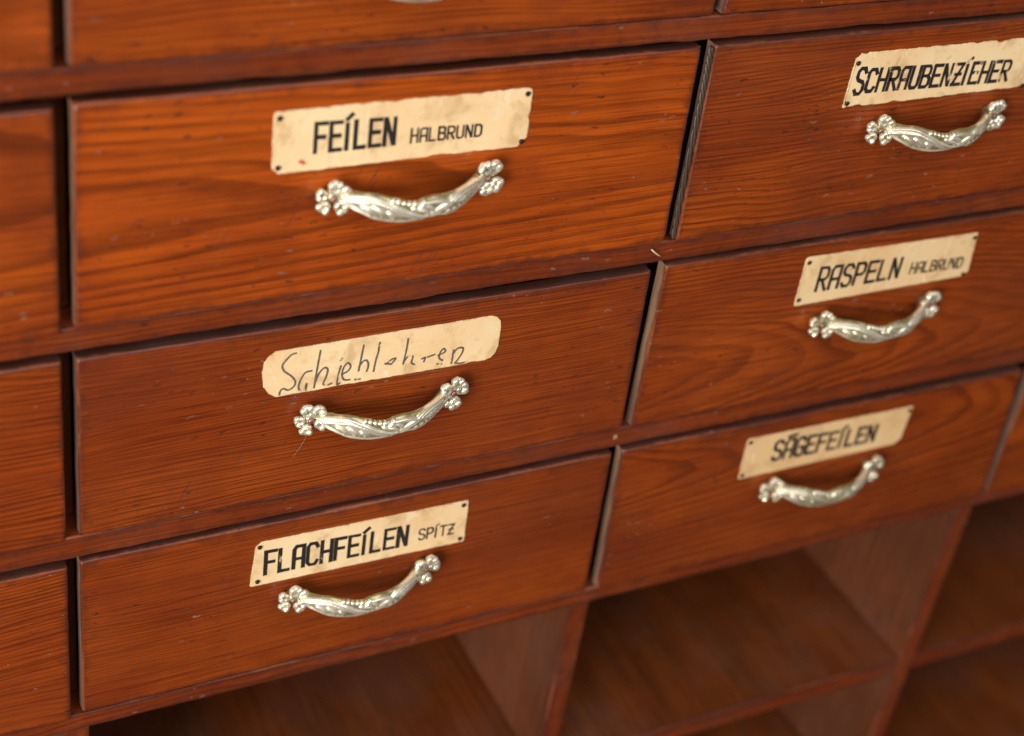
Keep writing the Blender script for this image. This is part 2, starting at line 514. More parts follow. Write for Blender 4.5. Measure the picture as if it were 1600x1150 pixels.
# cubby uprights, dividers behind the drawer gaps
for i, x1 in enumerate((-0.4115, 0.0041, 0.4095, 0.8118, 1.2200)):
    w = 0.0175
    me = board(((0, 0.4000), (w, 0.4000), (w, 0), (0, 0)), 0.398, R=0.0014, step=0.006, jit=0.0004, seed=i * 9.1, mats=[M_UPR, M_SIDE], name='upright')
    cpart('upright', me, (x1 - w, 0.0034, -0.5805), (.13 + .17 * i, .4, .5, .30))
    for j, (z0, z1) in enumerate(((-0.1645, -0.0176), (0.0006, 0.1462), (0.1636, 0.3139), (0.3310, 0.4811))):
        xc = -0.4145 + P_ * i + 0.0 if i else -0.4035
        xc = -0.0048 + P_ * (i - 1)
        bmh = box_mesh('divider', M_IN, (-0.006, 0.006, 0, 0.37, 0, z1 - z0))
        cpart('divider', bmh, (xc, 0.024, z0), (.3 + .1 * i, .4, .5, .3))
# cubby shelves
ups = (-0.4115, 0.0041, 0.4095, 0.8118, 1.2200)
for i in range(4):
    for zt, zb in ((-0.3765, -0.3965), (-0.5810, -0.6000)):
        x0, x1 = ups[i] + 0.0003, ups[i + 1] - 0.0175 - 0.0003
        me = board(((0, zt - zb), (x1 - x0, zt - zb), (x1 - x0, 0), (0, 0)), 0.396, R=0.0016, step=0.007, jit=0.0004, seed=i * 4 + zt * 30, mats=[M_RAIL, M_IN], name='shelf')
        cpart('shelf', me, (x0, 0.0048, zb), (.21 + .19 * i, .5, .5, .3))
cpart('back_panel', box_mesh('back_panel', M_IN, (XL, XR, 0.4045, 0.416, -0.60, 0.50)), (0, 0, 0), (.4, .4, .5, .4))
for x0, x1 in ((XL - 0.022, XL - 0.0005), (XR + 0.0005, XR + 0.022)):
    cpart('side_panel', box_mesh('side_panel', M_UPR, (x0, x1, 0.0, 0.416, -0.62, 0.4985)), (0, 0, 0), (.7, .5, .5, .3))
cpart('top_panel', box_mesh('top_panel', M_RAIL, (XL - 0.03, XR + 0.03, -0.012, 0.42, 0.4992, 0.522)), (0, 0, 0), (.2, .5, .5, .3))
cpart('plinth', box_mesh('plinth', M_RAIL, (XL, XR, 0.03, 0.40, -0.62, -0.6005)), (0, 0, 0), (.2, .5, .5, .3))


# ------------------------------------------------------------------ the bow handle (built once, meshes shared)
def seg_dist(px, pz, a, b):
    ax, az = a; bx, bz = b
    dx, dz = bx - ax, bz - az
    t = max(0, min(1, ((px - ax) * dx + (pz - az) * dz) / (dx * dx + dz * dz + 1e-12)))
    return math.hypot(px - ax - t * dx, pz - az - t * dz)


def smooth_line(p, k=6):
    out = []
    for i in range(len(p) - 1):
        p0, p1, p2, p3 = p[max(i - 1, 0)], p[i], p[i + 1], p[min(i + 2, len(p) - 1)]
        for s in range(k):
            t = s / k
            out.append(tuple(0.5 * ((2 * p1[d]) + (-p0[d] + p2[d]) * t + (2 * p0[d] - 5 * p1[d] + 4 * p2[d] - p3[d]) * t * t
                                    + (-p0[d] + 3 * p1[d] - 3 * p2[d] + p3[d]) * t ** 3) for d in range(len(p1))))
    out.append(tuple(p[-1]))
    return out


def handle_mesh():
    HL = 0.0445
    UP = [(-1, .0042), (-.84, .0066), (-.62, .0082), (-.40, .0070), (-.20, .0049), (-.10, .0046), (.02, .0064), (.14, .0069), (.34, .0060),
          (.60, .0056), (.84, .0052), (1, .0042)]
    LO = [(-1, .0040), (-.85, .0062), (-.60, .0082), (-.34, .0084), (-.10, .0078), (.08, .0069), (.22, .0066), (.36, .0078), (.46, .0076),
          (.58, .0064), (.74, .0054), (.88, .0047), (1, .0038)]
    def prof(pts, t):
        for a, b in zip(pts[:-1], pts[1:]):
            if a[0] <= t <= b[0]:
                q = (t - a[0]) / (b[0] - a[0])
                q = q * q * (3 - 2 * q)
                return a[1] + (b[1] - a[1]) * q
        return pts[-1][1]
    def hw(t):
        return (prof(UP, t) + prof(LO, t)) / 2
    def zoff(t):
        return (prof(UP, t) - prof(LO, t)) / 2 - 0.0034 * (1 - t * t)
    def out_(t):
        return 0.0052 + 0.0185 * (1 - abs(t) ** 2.5)
    half = [[(-.95, .30), (-.84, .62), (-.68, .74), (-.45, .48), (-.20, -.12), (.00, -.68), (.14, -.90), (.42, -.92)],
            [(-.58, .40), (-.40, .14), (-.22, -.36), (-.08, -.80)],
            [(-.95, -.15), (-.85, -.62), (-.60, -.90), (-.30, -.97), (-.02, -.93)],
            [(-.92, .02), (-.78, .34), (-.58, .40)],
            [(.00, -.86), (.15, -.36), (.32, .25), (.48, .72), (.66, .86), (.86, .72), (.96, .25)],
            [(.12, -.86), (.25, -.32), (.40, .26), (.52, .52), (.68, .58), (.84, .40)],
            [(.02, .58), (.24, .52), (.45, .22), (.64, -.16), (.82, -.40), (.95, -.15)],
            [(.40, -.90), (.58, -.86), (.78, -.84), (.95, -.40)],
            [(-.76, -.10), (-.69, -.34), (-.66, -.62)], [(-.62, -.02), (-.55, -.32), (-.53, -.64)], [(-.46, -.18), (-.41, -.48), (-.40, -.70)],
            [(.58, .30), (.65, .08)], [(.67, .36), (.74, .06)], [(.77, .30), (.83, .0)],
            [(-.16, .42), (-.02, -.04), (.06, -.45)], [(-.06, .46), (.06, .20), (.12, -.15)]]
    lines = [smooth_line(L) for L in half]
    beads = [(-.42 + .072 * i, .80, .0014) for i in range(5)] + [(-.02, .62, .0021)]
    beads += [(.36, -.70, .0021), (.45, -.62, .0018), (.53, -.60, .0014), (.60, -.58, .0012)]
    NT_, NS = 190, 56
    bm = bmesh.new()
    lay = bm.verts.layers.float.new('relief')
    rings = []
    for i in range(NT_ + 1):
        t = -1 + 2 * i / NT_
        x = t * HL
        dxy = (out_(t + 1e-3) - out_(t - 1e-3)) / (2e-3 * HL)
        tan = Vector((1, -dxy, 0)).normalized()
        nrm = Vector((tan.y, -tan.x, 0))            # outward
        if nrm.y > 0:
            nrm = -nrm
        w = hw(t)
        row = []
        for j in range(NS):
            if j < 40:                                # front, from bottom to top
                a = -math.pi / 2 + math.pi * (j + 0.5) / 40
                c, d = math.sin(a), math.cos(a) ** 0.75 * 0.0042
                front = True
            else:
                a = math.pi / 2 + math.pi * (j - 40 + 0.5) / 16
                c, d = math.sin(a) * 0.93, math.cos(a) * 0.0020
                front = False
            h = 0.0
            if front:
                px, pz = x, c * w
                for L in lines:
                    m = 9
                    for s in range(len(L) - 1):
                        if abs(L[s][0] * HL - px) < 0.008:
                            m = min(m, seg_dist(px, pz, (L[s][0] * HL, L[s][1] * w), (L[s + 1][0] * HL, L[s + 1][1] * w)))
                    h = max(h, 0.0015 * math.exp(-(m / 0.00098) ** 2))
                for bx, bc, r in beads:
                    q = math.hypot(px - bx * HL, pz - bc * w)
                    if q < r:
                        h = max(h, 0.0002 + math.sqrt(r * r - q * q) * 0.60)
                # leaf bodies stand a little above the ground
                lt = t if t < 0 else -t
                lc = c if t < 0 else -c
                leaf = math.exp(-((lt + .55) / .33) ** 2 - ((lc + .15) / .5) ** 2)
                h += 0.0007 * leaf
            base = Vector((x, -out_(t), zoff(t)))
            co = base + nrm * (d + h) + Vector((0, 0, c * w * (1 + 0.06 * h / 0.001)))
            v = bm.verts.new(co)
            v[lay] = min(1.0, h / 0.0012) * (1.0 if front else 0.0) + (0.10 if front else 0)
            row.append(v)
        rings.append(row)
    for i in range(NT_):
        for j in range(NS):
            k = (j + 1) % NS
            f = bm.faces.new((rings[i][j], rings[i][k], rings[i + 1][k], rings[i + 1][j]))
            f.smooth = True
    bm.faces.new(rings[0]); bm.faces.new(rings[-1])
    bmesh.ops.recalc_face_normals(bm, faces=bm.faces)
    return to_mesh(bm, 'handle', [M_METAL], False)


def flower_mesh(seed):
    """five cupped, lobed petals and a short post, facing -y"""
    rnd = random.Random(seed)
    bm = bmesh.new()
    lay = bm.verts.layers.float.new('relief')
    def blob(cx, cy, cz, rx, ry, rz, rot=0.0, cup=0.0, sub=3, rel=0.9, rad=None):
        r = bmesh.ops.create_icosphere(bm, subdivisions=sub, radius=1.0)
        for v in r['verts']:
            p = v.co.copy()
            nn = noise.noise(p * 2.3 + Vector((seed * 3.1 + cx * 900, cz * 900, 0)))
            p *= 1 + 0.16 * nn
            q = Vector((p.x * rx, p.y * ry, p.z * rz))
            if cup and p.y < 0:
                g = math.hypot(p.x, p.z)
                q.y += cup * ry * max(0, 1 - (g / 0.72) ** 2)
                v[lay] = 0.15 + 0.85 * min(1, (g / 0.8) ** 2)
            else:
                v[lay] = rel * (0.55 + 0.45 * (p.y < 0.2))
            q = Vector((q.x * math.cos(rot) - q.z * math.sin(rot), q.y, q.x * math.sin(rot) + q.z * math.cos(rot)))
            v.co = q + Vector((cx, cy, cz))
    r0 = 0.0066
    for k in range(5):
        a = math.radians(90 + 72 * k + rnd.uniform(-12, 12))
        sc_ = rnd.uniform(0.80, 1.20)
        rr = r0 * rnd.uniform(0.94, 1.06)
        cx, cz = rr * math.cos(a), rr * math.sin(a)
        yk = -0.0074 + rnd.uniform(-.0016, .0016)
        blob(cx, yk, cz, 0.0043 * sc_, 0.0036, 0.0038 * sc_, a, cup=0.75)
        for da, dr in ((-.27, 1.30), (.27, 1.24)):       # two soft lobes on the rim
            blob(rr * dr * math.cos(a + da), yk - 0.0008, rr * dr * math.sin(a + da), 0.0022 * sc_, 0.0022, 0.0022 * sc_, a, sub=3, rel=1.0)
    blob(0, -0.004, 0, 0.0042, 0.0042, 0.0042, sub=2, rel=0.3)
    tube(bm, [(0, 0.0005, 0), (0, -0.002, 0), (0, -0.0055, 0)], 0.0042, 14)
    for f in bm.faces:
        f.smooth = True
    return to_mesh(bm, 'flower', [M_METAL], False)


def pin_mesh():
    bm = bmesh.new()
    r = bmesh.ops.create_icosphere(bm, subdivisions=3, radius=0.0021)
    for v in r['verts']:
        v.co.y = v.co.y * 0.6 - 0.0092
    for f in bm.faces:
        f.smooth = True
    return to_mesh(bm, 'pin', [M_PIN], False)


HANDLE = handle_mesh()
FLOWERS = [flower_mesh(3), flower_mesh(11)]
PIN = pin_mesh()


def add_handle(parent, x, z, rot, dx=0.1):
    hc = (random.random(), random.random(), 0, 1)
    h = link('handle', HANDLE, parent, (x, 0, z), hc)
    h.rotation_euler = (random.uniform(-.05, .05), rot, 0)
    h.scale = (dx / 0.1, 1, 1)
    for s in (-1, 1):
        f = link('flower', FLOWERS[0 if s < 0 else 1], h, (s * 0.0500, 0, 0.0), (random.random(), hc[1], 0, 1))
        ry = random.uniform(-0.5, 0.5)
        f.scale = (1.10, 1.06, 1.10)
        f.rotation_euler = (0, ry, s * 0.16)
        p = link('pin', PIN, h, (s * 0.0500, -0.0006, 0.0))
        p.rotation_euler = (0, 0, s * 0.16)
    return h


# ------------------------------------------------------------------ lettering
GL = {
    'F': [[(.55, 1), (0, 1), (0, 0)], [(.08, .52), (.44, .52)]],
    'E': [[(.55, 1), (0, 1), (0, 0), (.55, 0)], [(.08, .52), (.45, .52)]],
    'I': [[(.06, .90), (.06, 0)], [(.05, 1.10), (.27, 1.25)]],
    'L': [[(0, 1), (0, 0), (.5, 0)]],
    'N': [[(0, 0), (0, 1)], [(.06, .95), (.46, .05)], [(.52, 0), (.52, 1)]],
    'H': [[(0, 0), (0, 1)], [(.55, 0), (.55, 1)], [(.08, .5), (.47, .5)]],
    'A': [[(0, 0), (0, .86), (.13, 1), (.55, 1), (.55, 0)], [(.08, .42), (.47, .42)]],
    'B': [[(0, 0), (0, 1), (.40, 1), (.52, .89), (.52, .64), (.40, .53), (.08, .53)], [(.40, .53), (.56, .40), (.56, .12), (.42, 0), (.08, 0)]],
    'R': [[(0, 0), (0, 1), (.42, 1), (.55, .88), (.55, .60), (.42, .48), (.08, .48)], [(.25, .43), (.55, 0)]],
    'U': [[(0, 1), (0, .13), (.12, 0), (.42, 0), (.55, .13), (.55, 1)]],
    'D': [[(.08, 0), (.38, 0), (.55, .18), (.55, .82), (.38, 1), (0, 1), (0, 0)]],
    'S': [[(.55, .84), (.42, 1), (.14, 1), (0, .87), (0, .66), (.12, .54), (.43, .47), (.55, .35), (.55, .13), (.42, 0), (.13, 0), (0, .15)]],
    'C': [[(.55, .82), (.43, 1), (.13, 1), (0, .87), (0, .13), (.13, 0), (.43, 0), (.55, .16)]],
    'Z': [[(.02, 1), (.55, 1)], [(.50, .93), (.07, .07)], [(.02, 0), (.57, 0)], [(.10, .5), (.24, .5)], [(.34, .5), (.48, .5)]],
    'P': [[(0, 0), (0, 1), (.42, 1), (.55, .88), (.55, .58), (.42, .46), (.08, .46)]],
    'G': [[(.55, .82), (.43, 1), (.13, 1), (0, .87), (0, .13), (.13, 0), (.43, 0), (.55, .15), (.55, .46), (.30, .46)]],
    'T': [[(0, 1), (.56, 1)], [(.28, .93), (.28, 0)]],
    'a': [[(0, 0), (0, .86), (.13, 1), (.55, 1), (.55, 0)], [(.08, .42), (.47, .42)], [(.04, 1.17), (.24, 1.20)], [(.32, 1.20), (.54, 1.23)]],
}


def stroke(bm, pts, w, y, ext=0.5):
    """mitred flat ribbon along pts (x, z) facing -y"""
    P = [Vector(p) for p in pts]
    d0 = (P[1] - P[0]).normalized(); d1 = (P[-1] - P[-2]).normalized()
    P[0] = P[0] - d0 * w * ext; P[-1] = P[-1] + d1 * w * ext
    L, Rr = [], []
    for i, p in enumerate(P):
        if i == 0:
            d = (P[1] - P[0]).normalized(); n = Vector((-d.y, d.x)); m = 1
        elif i == len(P) - 1:
            d = (P[-1] - P[-2]).normalized(); n = Vector((-d.y, d.x)); m = 1
        else:
            a = (P[i] - P[i - 1]).normalized(); b = (P[i + 1] - P[i]).normalized()
            t = (a + b)
            t = t.normalized() if t.length > 1e-6 else a
            n = Vector((-t.y, t.x))
            m = min(1.7, 1 / max(0.3, n.dot(Vector((-a.y, a.x)))))
        jw = 1 + 0.16 * noise.noise(Vector((p.x * 900, p.y * 900, w * 1e4)))
        L.append(p + n * w * .5 * m * jw); Rr.append(p - n * w * .5 * m * jw)
    vl = [bm.verts.new((q.x, y, q.y)) for q in L]
    vr = [bm.verts.new((q.x, y, q.y)) for q in Rr]
    for i in range(len(P) - 1):
        bm.faces.new((vl[i], vr[i], vr[i + 1], vl[i + 1]))


def text_strokes(bm, text, x0, x1, z0, z1, h0, h1, w, slant=0.0, sx=1.0, first_tall=0.0):
    adv = []
    for ch in text:
        adv.append(0.28 if ch == 'I' else 0.56)
    gap = 0.24
    tot = sum(adv) + gap * (len(text) - 1)
    c = 0.0
    lv = 0
    rnd = random.Random(text)
    for i, ch in enumerate(text):
        for s in GL[ch]:
            pts = []
            for (a, b) in s:
                u = (c + a) / tot
                X = x0 + (x1 - x0) * u
                hh = h0 + (h1 - h0) * u
                Z = z0 + (z1 - z0) * u
                if i == 0 and first_tall:
                    hh *= 1 + first_tall
                    Z -= h0 * first_tall * .5
                pts.append((X + slant * b * hh, Z + b * hh))
            stroke(bm, pts, w * rnd.uniform(.92, 1.1), -0.00088 - (lv % 5) * 1.6e-5, ext=0.42 if len(s) > 2 else 0.5)
            lv += 1
        c += adv[i] + gap


def label_mesh(outline, seed, jit=0.0004, torn=0.0):
    """a thin card of paper; outline clockwise list of (x, z)"""
    pts = []
    n = len(outline)
    for i in range(n):
        a, b = Vector(outline[i]), Vector(outline[(i + 1) % n])
        m = max(1, int((b - a).length / 0.0014))
        nn = Vector((-(b - a).y, (b - a).x)).normalized()
        for s in range(m):
            p = a.lerp(b, s / m)
            f = min(1.0, min(s, m - s) / 3)
            k = noise.noise(Vector((p.x * 160 + seed, p.y * 160, 0))) + 0.7 * noise.noise(Vector((p.x * 620 + seed, p.y * 620, 5)))
            bite = max(0, noise.noise(Vector((p.x * 95 + seed * 2, p.y * 95, 9))) - 0.28) * torn
            pts.append(p + nn * f * (jit * k - bite * 0.006))
    cen = sum(pts, Vector((0, 0))) / len(pts)
    bm = bmesh.new()
    lay = bm.verts.layers.float.new('rim')
    def ring(inset, y, rim):
        out = []
        N = len(pts)
        for i, p in enumerate(pts):
            t = (pts[(i + 2) % N] - pts[i - 2]).normalized()
            nn = Vector((-t.y, t.x))
            if nn.dot(cen - p) < 0:
                nn = -nn
            q = p + nn * inset
            v = bm.verts.new((q.x, y, q.y)); v[lay] = rim
            out.append(v)
        return out
    r = [ring(0, -0.0000, 1), ring(0, -0.0005, 1), ring(0.0003, -0.00075, 1)]
    for inset, rim in ((0.0010, 0.0),):
        r.append(ring(inset, -0.00075, rim))
    N = len(pts)
    for a in range(len(r) - 1):
        for i in range(N):
            bm.faces.new((r[a][i], r[a][(i + 1) % N], r[a + 1][(i + 1) % N], r[a + 1][i]))
    f = bm.faces.new(r[-1])
    bmesh.ops.triangulate(bm, faces=[f])
    bmesh.ops.recalc_face_normals(bm, faces=bm.faces)
    return to_mesh(bm, 'label_card', [M_PAPER], False)


def nail_mesh():
    bm = bmesh.new()
    tube(bm, [(0, 0.0, 0), (0, -0.0011, 0)], 0.00165, 12)
    tube(bm, [(0, -0.0011, 0), (0, -0.0014, 0)], lambda t: 0.00165 - 0.0007 * t, 12)
    return to_mesh(bm, 'nail', [M_NAIL], False)


NAIL = nail_mesh()


def shift(pts, o):
    return [(x - o[0], z - o[1]) for x, z in pts]


def chamf(q, c, seed):
    """quad (tl,tr,br,bl) with small cut or rounded corners c = four sizes"""
    out = []
    for i in range(4):
        p, a, b = Vector(q[i]), Vector(q[i - 1]), Vector(q[(i + 1) % 4])
        if c[i] <= 0:
            out.append(tuple(p)); continue
        u, v = p + (a - p).normalized() * c[i], p + (b - p).normalized() * c[i]
        out.append(tuple(u))
        if c[i] < 0.004:
            out.append(tuple((u + v) * .5 + (p - (u + v) * .5) * .45))
        out.append(tuple(v))
    return out


# ------------------------------------------------------------------ the drawers
def drawer(name_label, quad, wood_col, group, handle=None, label=None, tip=0.0, pull=0.0, bare=False, tone=0.0, film=0.0):
    """tip: how far the top of the loosely fitting front leans back into the opening"""
    kx, kz = -0.1933, 0.7411
    f_ = 1 + tip / 0.799
    quad = [(kx + (x - kx) * f_, kz + (z - kz) * f_) if i < 2 else (x, z) for i, (x, z) in enumerate(quad)]
    x0 = (quad[0][0] + quad[3][0]) / 2
    z0 = (quad[2][1] + quad[3][1]) / 2
    root = thing('drawer', name_label, 'drawer', (x0, -pull, z0), group)
    o = (x0, z0)
    if tip:
        root.rotation_euler.x = -math.atan2(tip, 0.143)
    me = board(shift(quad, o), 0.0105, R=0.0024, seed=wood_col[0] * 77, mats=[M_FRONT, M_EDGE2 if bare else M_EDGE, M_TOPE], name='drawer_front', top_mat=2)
    fo = link('drawer_front', me, root, (0, 0, 0), wood_col)
    fo['tone'] = tone
    fo['film'] = film
    W = (quad[1][0] + quad[2][0]) / 2 - x0
    H = (quad[0][1] + quad[1][1]) / 2 - z0
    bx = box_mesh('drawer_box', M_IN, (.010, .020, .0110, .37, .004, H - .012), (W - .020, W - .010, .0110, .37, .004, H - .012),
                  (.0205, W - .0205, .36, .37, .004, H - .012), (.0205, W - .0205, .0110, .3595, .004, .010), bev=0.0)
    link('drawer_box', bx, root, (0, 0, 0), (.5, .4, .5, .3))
    if handle:
        g_ = tip * (handle[1] - z0) / 0.143 / 0.799
        add_handle(root, handle[0] - x0 + (handle[0] - kx) * g_, handle[1] - z0 + (handle[1] - kz) * g_, handle[2], handle[3] if len(handle) > 3 else 0.1)
    if label:
        lb = link('label_card', label_mesh(shift(label['outline'], o), label['seed'], label.get('jit', .0004), label.get('torn', 0)), root, (0, 0, 0), (label['seed'] * .1 % 1, label.get('tan', 0.05), 0, 1))
        g_ = tip * 0.11 / 0.143 / 0.799
        lb.location = ((x0 + .2 - kx) * g_, 0, (z0 + .11 - kz) * g_)
        if label.get('note'):
            lb['label'] = label['note']
        for grp in label['text']:
            bm = bmesh.new()
            if 'free' in grp:
                lv = 0
                for s in grp['free']:
                    p = [(a / 1000 - x0, b / 1000 - z0) for a, b in s]
                    stroke(bm, smooth_line(p, 5) if len(p) > 2 else p, grp['w'], -0.00088 - (lv % 5) * 1.6e-5)
                    lv += 1
            else:
                a = grp
                text_strokes(bm, a['t'], a['x'][0] - x0, a['x'][1] - x0, a['z'][0] - z0, a['z'][1] - z0, a['h'][0], a['h'][1], a['w'], a.get('sl', 0.0), first_tall=a.get('tall', 0))
            link('lettering', to_mesh(bm, 'lettering', [M_PENCIL if 'free' in grp else M_INK], False), lb, (0, 0, 0), (grp['fade'], grp.get('seed', .3), 0, 1))
        for nx, nz in label.get('nails', []):
            link('nail', NAIL, lb, (nx - x0, -0.0006, nz - z0))
        if label.get('red'):
            bm = bmesh.new()
            rx, rz = label['red']
            for i, (a, b, c_, d) in enumerate(((-.0022, .0006, .0018, -.0008), (-.0008, .0016, .0004, -.0016), (-.0016, -.0002, .0006, .0004))):
                stroke(bm, [(rx + a - x0, rz + b - z0), (rx + c_ - x0, rz + d - z0)], .0011, -0.00088 - i * 1.6e-5)
            link('red_mark', to_mesh(bm, 'red_mark', [M_RED], False), lb)
    return root


G = 'drawers of the wooden cabinet'
HB = 0.0735
# --- column with FEILEN
feilen = drawer('drawer with nailed cream label FEILEN HALBRUND and an ornate pale bow handle',
    ((0.0002, 0.3101), (0.3985, 0.3102), (0.4030, 0.1637), (-0.0005, 0.1637)), (.34, .22, .53, .44), G, (0.2019, 0.2373, -0.012),
    dict(seed=1.7, jit=.00045, torn=.35, outline=chamf(((0.1132, .2940), (.2804, .2936), (.2806, .2538), (.1134, .2534)), (.003, .003, .006, .004), 1),
         nails=[(.1168, .2898), (.1170, .2578), (.2768, .2900), (.2768, .2574)], red=(.1322, .2598),
         text=[dict(t='FEILEN', x=(.1395, .1900), z=(.2655, .2656), h=(.0184, .0166), w=.0028, fade=.10, seed=.2),
               dict(t='HALBRUND', x=(.2008, .2478), z=(.2650, .2645), h=(.0090, .0076), w=.0014, fade=.22, seed=.7)]), tip=0.0042, tone=0.27, film=-0.6)
schieb = drawer('drawer with handwritten cream label Schieblehren with cut corners and faded letters',
    ((-0.0005, 0.1419), (0.3969, 0.1412), (0.4012, 0.0011), (-0.0003, 0.0011)), (.43, .75, .51, .20), G, (0.1990, 0.0708, -0.010),
    dict(seed=4.2, jit=.0003, torn=.25, outline=[(0.1152, 0.1100), (0.1163, 0.1170), (0.1195, 0.1215), (0.1241, 0.1244), (0.2759, 0.1252), (0.2806, 0.1236), (0.2835, 0.1200), (0.2843, 0.1150), (0.2842, 0.1000), (0.2826, 0.0945), (0.2792, 0.0908), (0.2751, 0.0895), (0.1250, 0.089), (0.1200, 0.0925), (0.1163, 0.0985)],
         text=[dict(w=.0014, fade=.40, seed=.45, free=[
             [(137.1, 120.9), (134.2, 120.3), (130.6, 116.6), (128.4, 112.9), (129.9, 108.5), (134.6, 104.0), (137.6, 99.6), (137.3, 95.8), (133.5, 93.1), (129.6, 94.9), (127.6, 92.8), (127.3, 90.6)],
             [(148.5, 105.2), (144.4, 104.6), (141.5, 99.9), (140.2, 94.5), (141.3, 91.1), (143.6, 91.2), (145.1, 93.2), (145.6, 95.5), (145.5, 90.5)],
             [(153.9, 119.8), (153.1, 113.0), (152.1, 103.4), (151.0, 91.6)],
             [(151.8, 96.4), (153.9, 102.3), (157.2, 105.9), (159.8, 104.0), (158.7, 97.8), (157.2, 93.2), (160.1, 91.9), (162.8, 92.5)],
             [(168.8, 105.0), (167.5, 98.9), (166.9, 91.2), (168.7, 91.6)],
             [(168.6, 109.7), (169.2, 111.0)],
             [(170.0, 98.4), (174.1, 100.2), (175.7, 103.7), (173.6, 106.7), (171.0, 103.9), (170.0, 98.4), (171.6, 93.8), (175.7, 93.0)],
             [(183.8, 118.3), (182.9, 110.1), (181.6, 99.0)],
             [(181.9, 102.5), (184.7, 106.2), (187.2, 105.7), (188.3, 101.7), (187.4, 97.6)],
             [(179.5, 92.3), (183.1, 92.0)],
             [(194.7, 115.6), (194.7, 111.4), (193.4, 105.2), (192.4, 96.6)],
             [(194.9, 117.4), (195.3, 118.5)],
             [(215.4, 117.7), (214.9, 109.7), (213.5, 98.5)],
             [(249.9, 102.8), (249.8, 97.3), (249.4, 92.2)],
             [(249.7, 99.3), (252.8, 103.5), (256.9, 103.0), (256.6, 99.0), (253.6, 93.7), (252.3, 91.7), (256.4, 90.8), (260.7, 91.2)]]),
             dict(w=.0014, fade=.45, seed=.9, free=[
             [(201.6, 101.1), (205.1, 103.7), (207.6, 103.7), (205.8, 101.1)],
             [(200.4, 101.0), (204.8, 99.8)],
             [(214.0, 100.3), (216.8, 104.1), (220.0, 103.0), (219.4, 98.4), (221.7, 96.2)],
             [(227.1, 99.9), (229.3, 100.4), (228.6, 97.5)],
             [(231.2, 100.6), (235.9, 101.6)],
             [(238.9, 100.4), (243.8, 102.5), (242.5, 105.1), (240.2, 102.8), (239.8, 98.1), (242.4, 95.8)],
             [(238.8, 93.5), (242.0, 92.6)]])]), tip=0.0055, tone=-0.05, film=0.45)
flach = drawer('drawer with nailed cream label FLACHFEILEN SPITZ above an open compartment',
    ((-0.0008, -0.0205), (0.3978, -0.0218), (0.4007, -0.1639), (-0.0009, -0.1620)), (.58, .80, .49, .17), G, (0.1972, -0.0899, -0.003),
    dict(seed=7.9, jit=.0003, torn=.15, outline=chamf(((0.1188, -.0360), (.2806, -.0378), (.2812, -.0774), (.1155, -.0757)), (.004, .0015, .0015, .0015), 2),
         nails=[(.1212, -.0400), (.1209, -.0716), (.2764, -.0412), (.2772, -.0735)],
         text=[dict(t='FLACHFEILEN', x=(.1262, .2338), z=(-.0662, -.0678), h=(.0205, .0176), w=.0029, fade=.28, seed=.15),
               dict(t='SPITZ', x=(.2432, .2710), z=(-.0660, -.0668), h=(.0100, .0090), w=.0014, fade=.10, seed=.5)]), tip=0.0025, tone=-0.05, film=0.45)
top_mid = drawer('top drawer cut off by the upper edge, above the FEILEN drawer',
    ((-0.0009, 0.4775), (0.4005, 0.4775), (0.4017, 0.3317), (-0.0009, 0.3312)), (.71, .75, .49, .24), G, (0.1960, 0.3790, 0.0),
    None, tone=0.05, film=0.25)
# --- right column
schraub = drawer('drawer with torn cream label SCHRAUBENZIEHER beside the twisted cord',
    ((0.4094, 0.3104), (0.8085, 0.3112), (0.8110, 0.1660), (0.4128, 0.1634)), (.12, .75, .49, .22), G, (0.6095, 0.2386, -0.008),
    dict(seed=11.3, jit=.0006, torn=.9, outline=chamf(((0.5258, .2956), (.6895, .2952), (.6905, .2562), (.5252, .2545)), (.004, .006, .003, .0015), 3),
         nails=[(.5283, .2885), (.5281, .2582), (.6868, .2570), (.6862, .2905)],
         text=[dict(t='SCHRAUBENZIEHER', x=(.5312, .6690), z=(.2662, .2628), h=(.0166, .0154), w=.0026, fade=.40, seed=.27, tall=.16)]), tone=0.05, film=0.55)
rasp = drawer('drawer with cream label RASPELN HALBRUND and dark wavy wood figure',
    ((0.4091, 0.1430), (0.8085, 0.1432), (0.8110, -0.0005), (0.4101, -0.0005)), (.86, .40, .55, .24), G, (0.6090, 0.0731, -0.010),
    dict(seed=15.1, tan=.35, jit=.0003, outline=chamf(((0.5315, .1322), (.6948, .1300), (.6984, .0903), (.5320, .0890)), (.003, .001, .004, .0015), 4),
         nails=[(.5347, .1275), (.5345, .0945), (.6922, .1262), (.6930, .0925)],
         text=[dict(t='RASPELN', x=(.5482, .6252), z=(.1003, .1006), h=(.0203, .0168), w=.0028, fade=.10, seed=.33),
               dict(t='HALBRUND', x=(.6365, .6880), z=(.1018, .0995), h=(.0094, .0090), w=.0016, fade=.30, seed=.8)]), bare=True, tone=0.05, film=0.6)
saege = drawer('drawer with plain cream label SAEGEFEILEN above the wide open compartment',
    ((0.4071, -0.0217), (0.8050, -0.0245), (0.8135, -0.1672), (0.4119, -0.1662)), (.25, .26, .56, .36), G, (0.6072, -0.0912, 0.012),
    dict(seed=19.6, tan=.75, jit=.0003, outline=chamf(((0.5232, -.0362), (.6897, -.0381), (.6874, -.0768), (.5247, -.0776)), (.003, .001, .005, .001), 5),
         nails=[(.5268, -.0398), (.5272, -.0738), (.6862, -.0415)],
         text=[dict(t='SaGEFEILEN'.replace('Sa', 'Sa'), x=(.5535, .6565), z=(-.0645, -.0668), h=(.0195, .0158), w=.0029, fade=.32, seed=.55)]), bare=True, tone=-0.02, film=0.6)
saege['label'] = 'drawer with cream label SÄGEFEILEN above the wide open compartment'
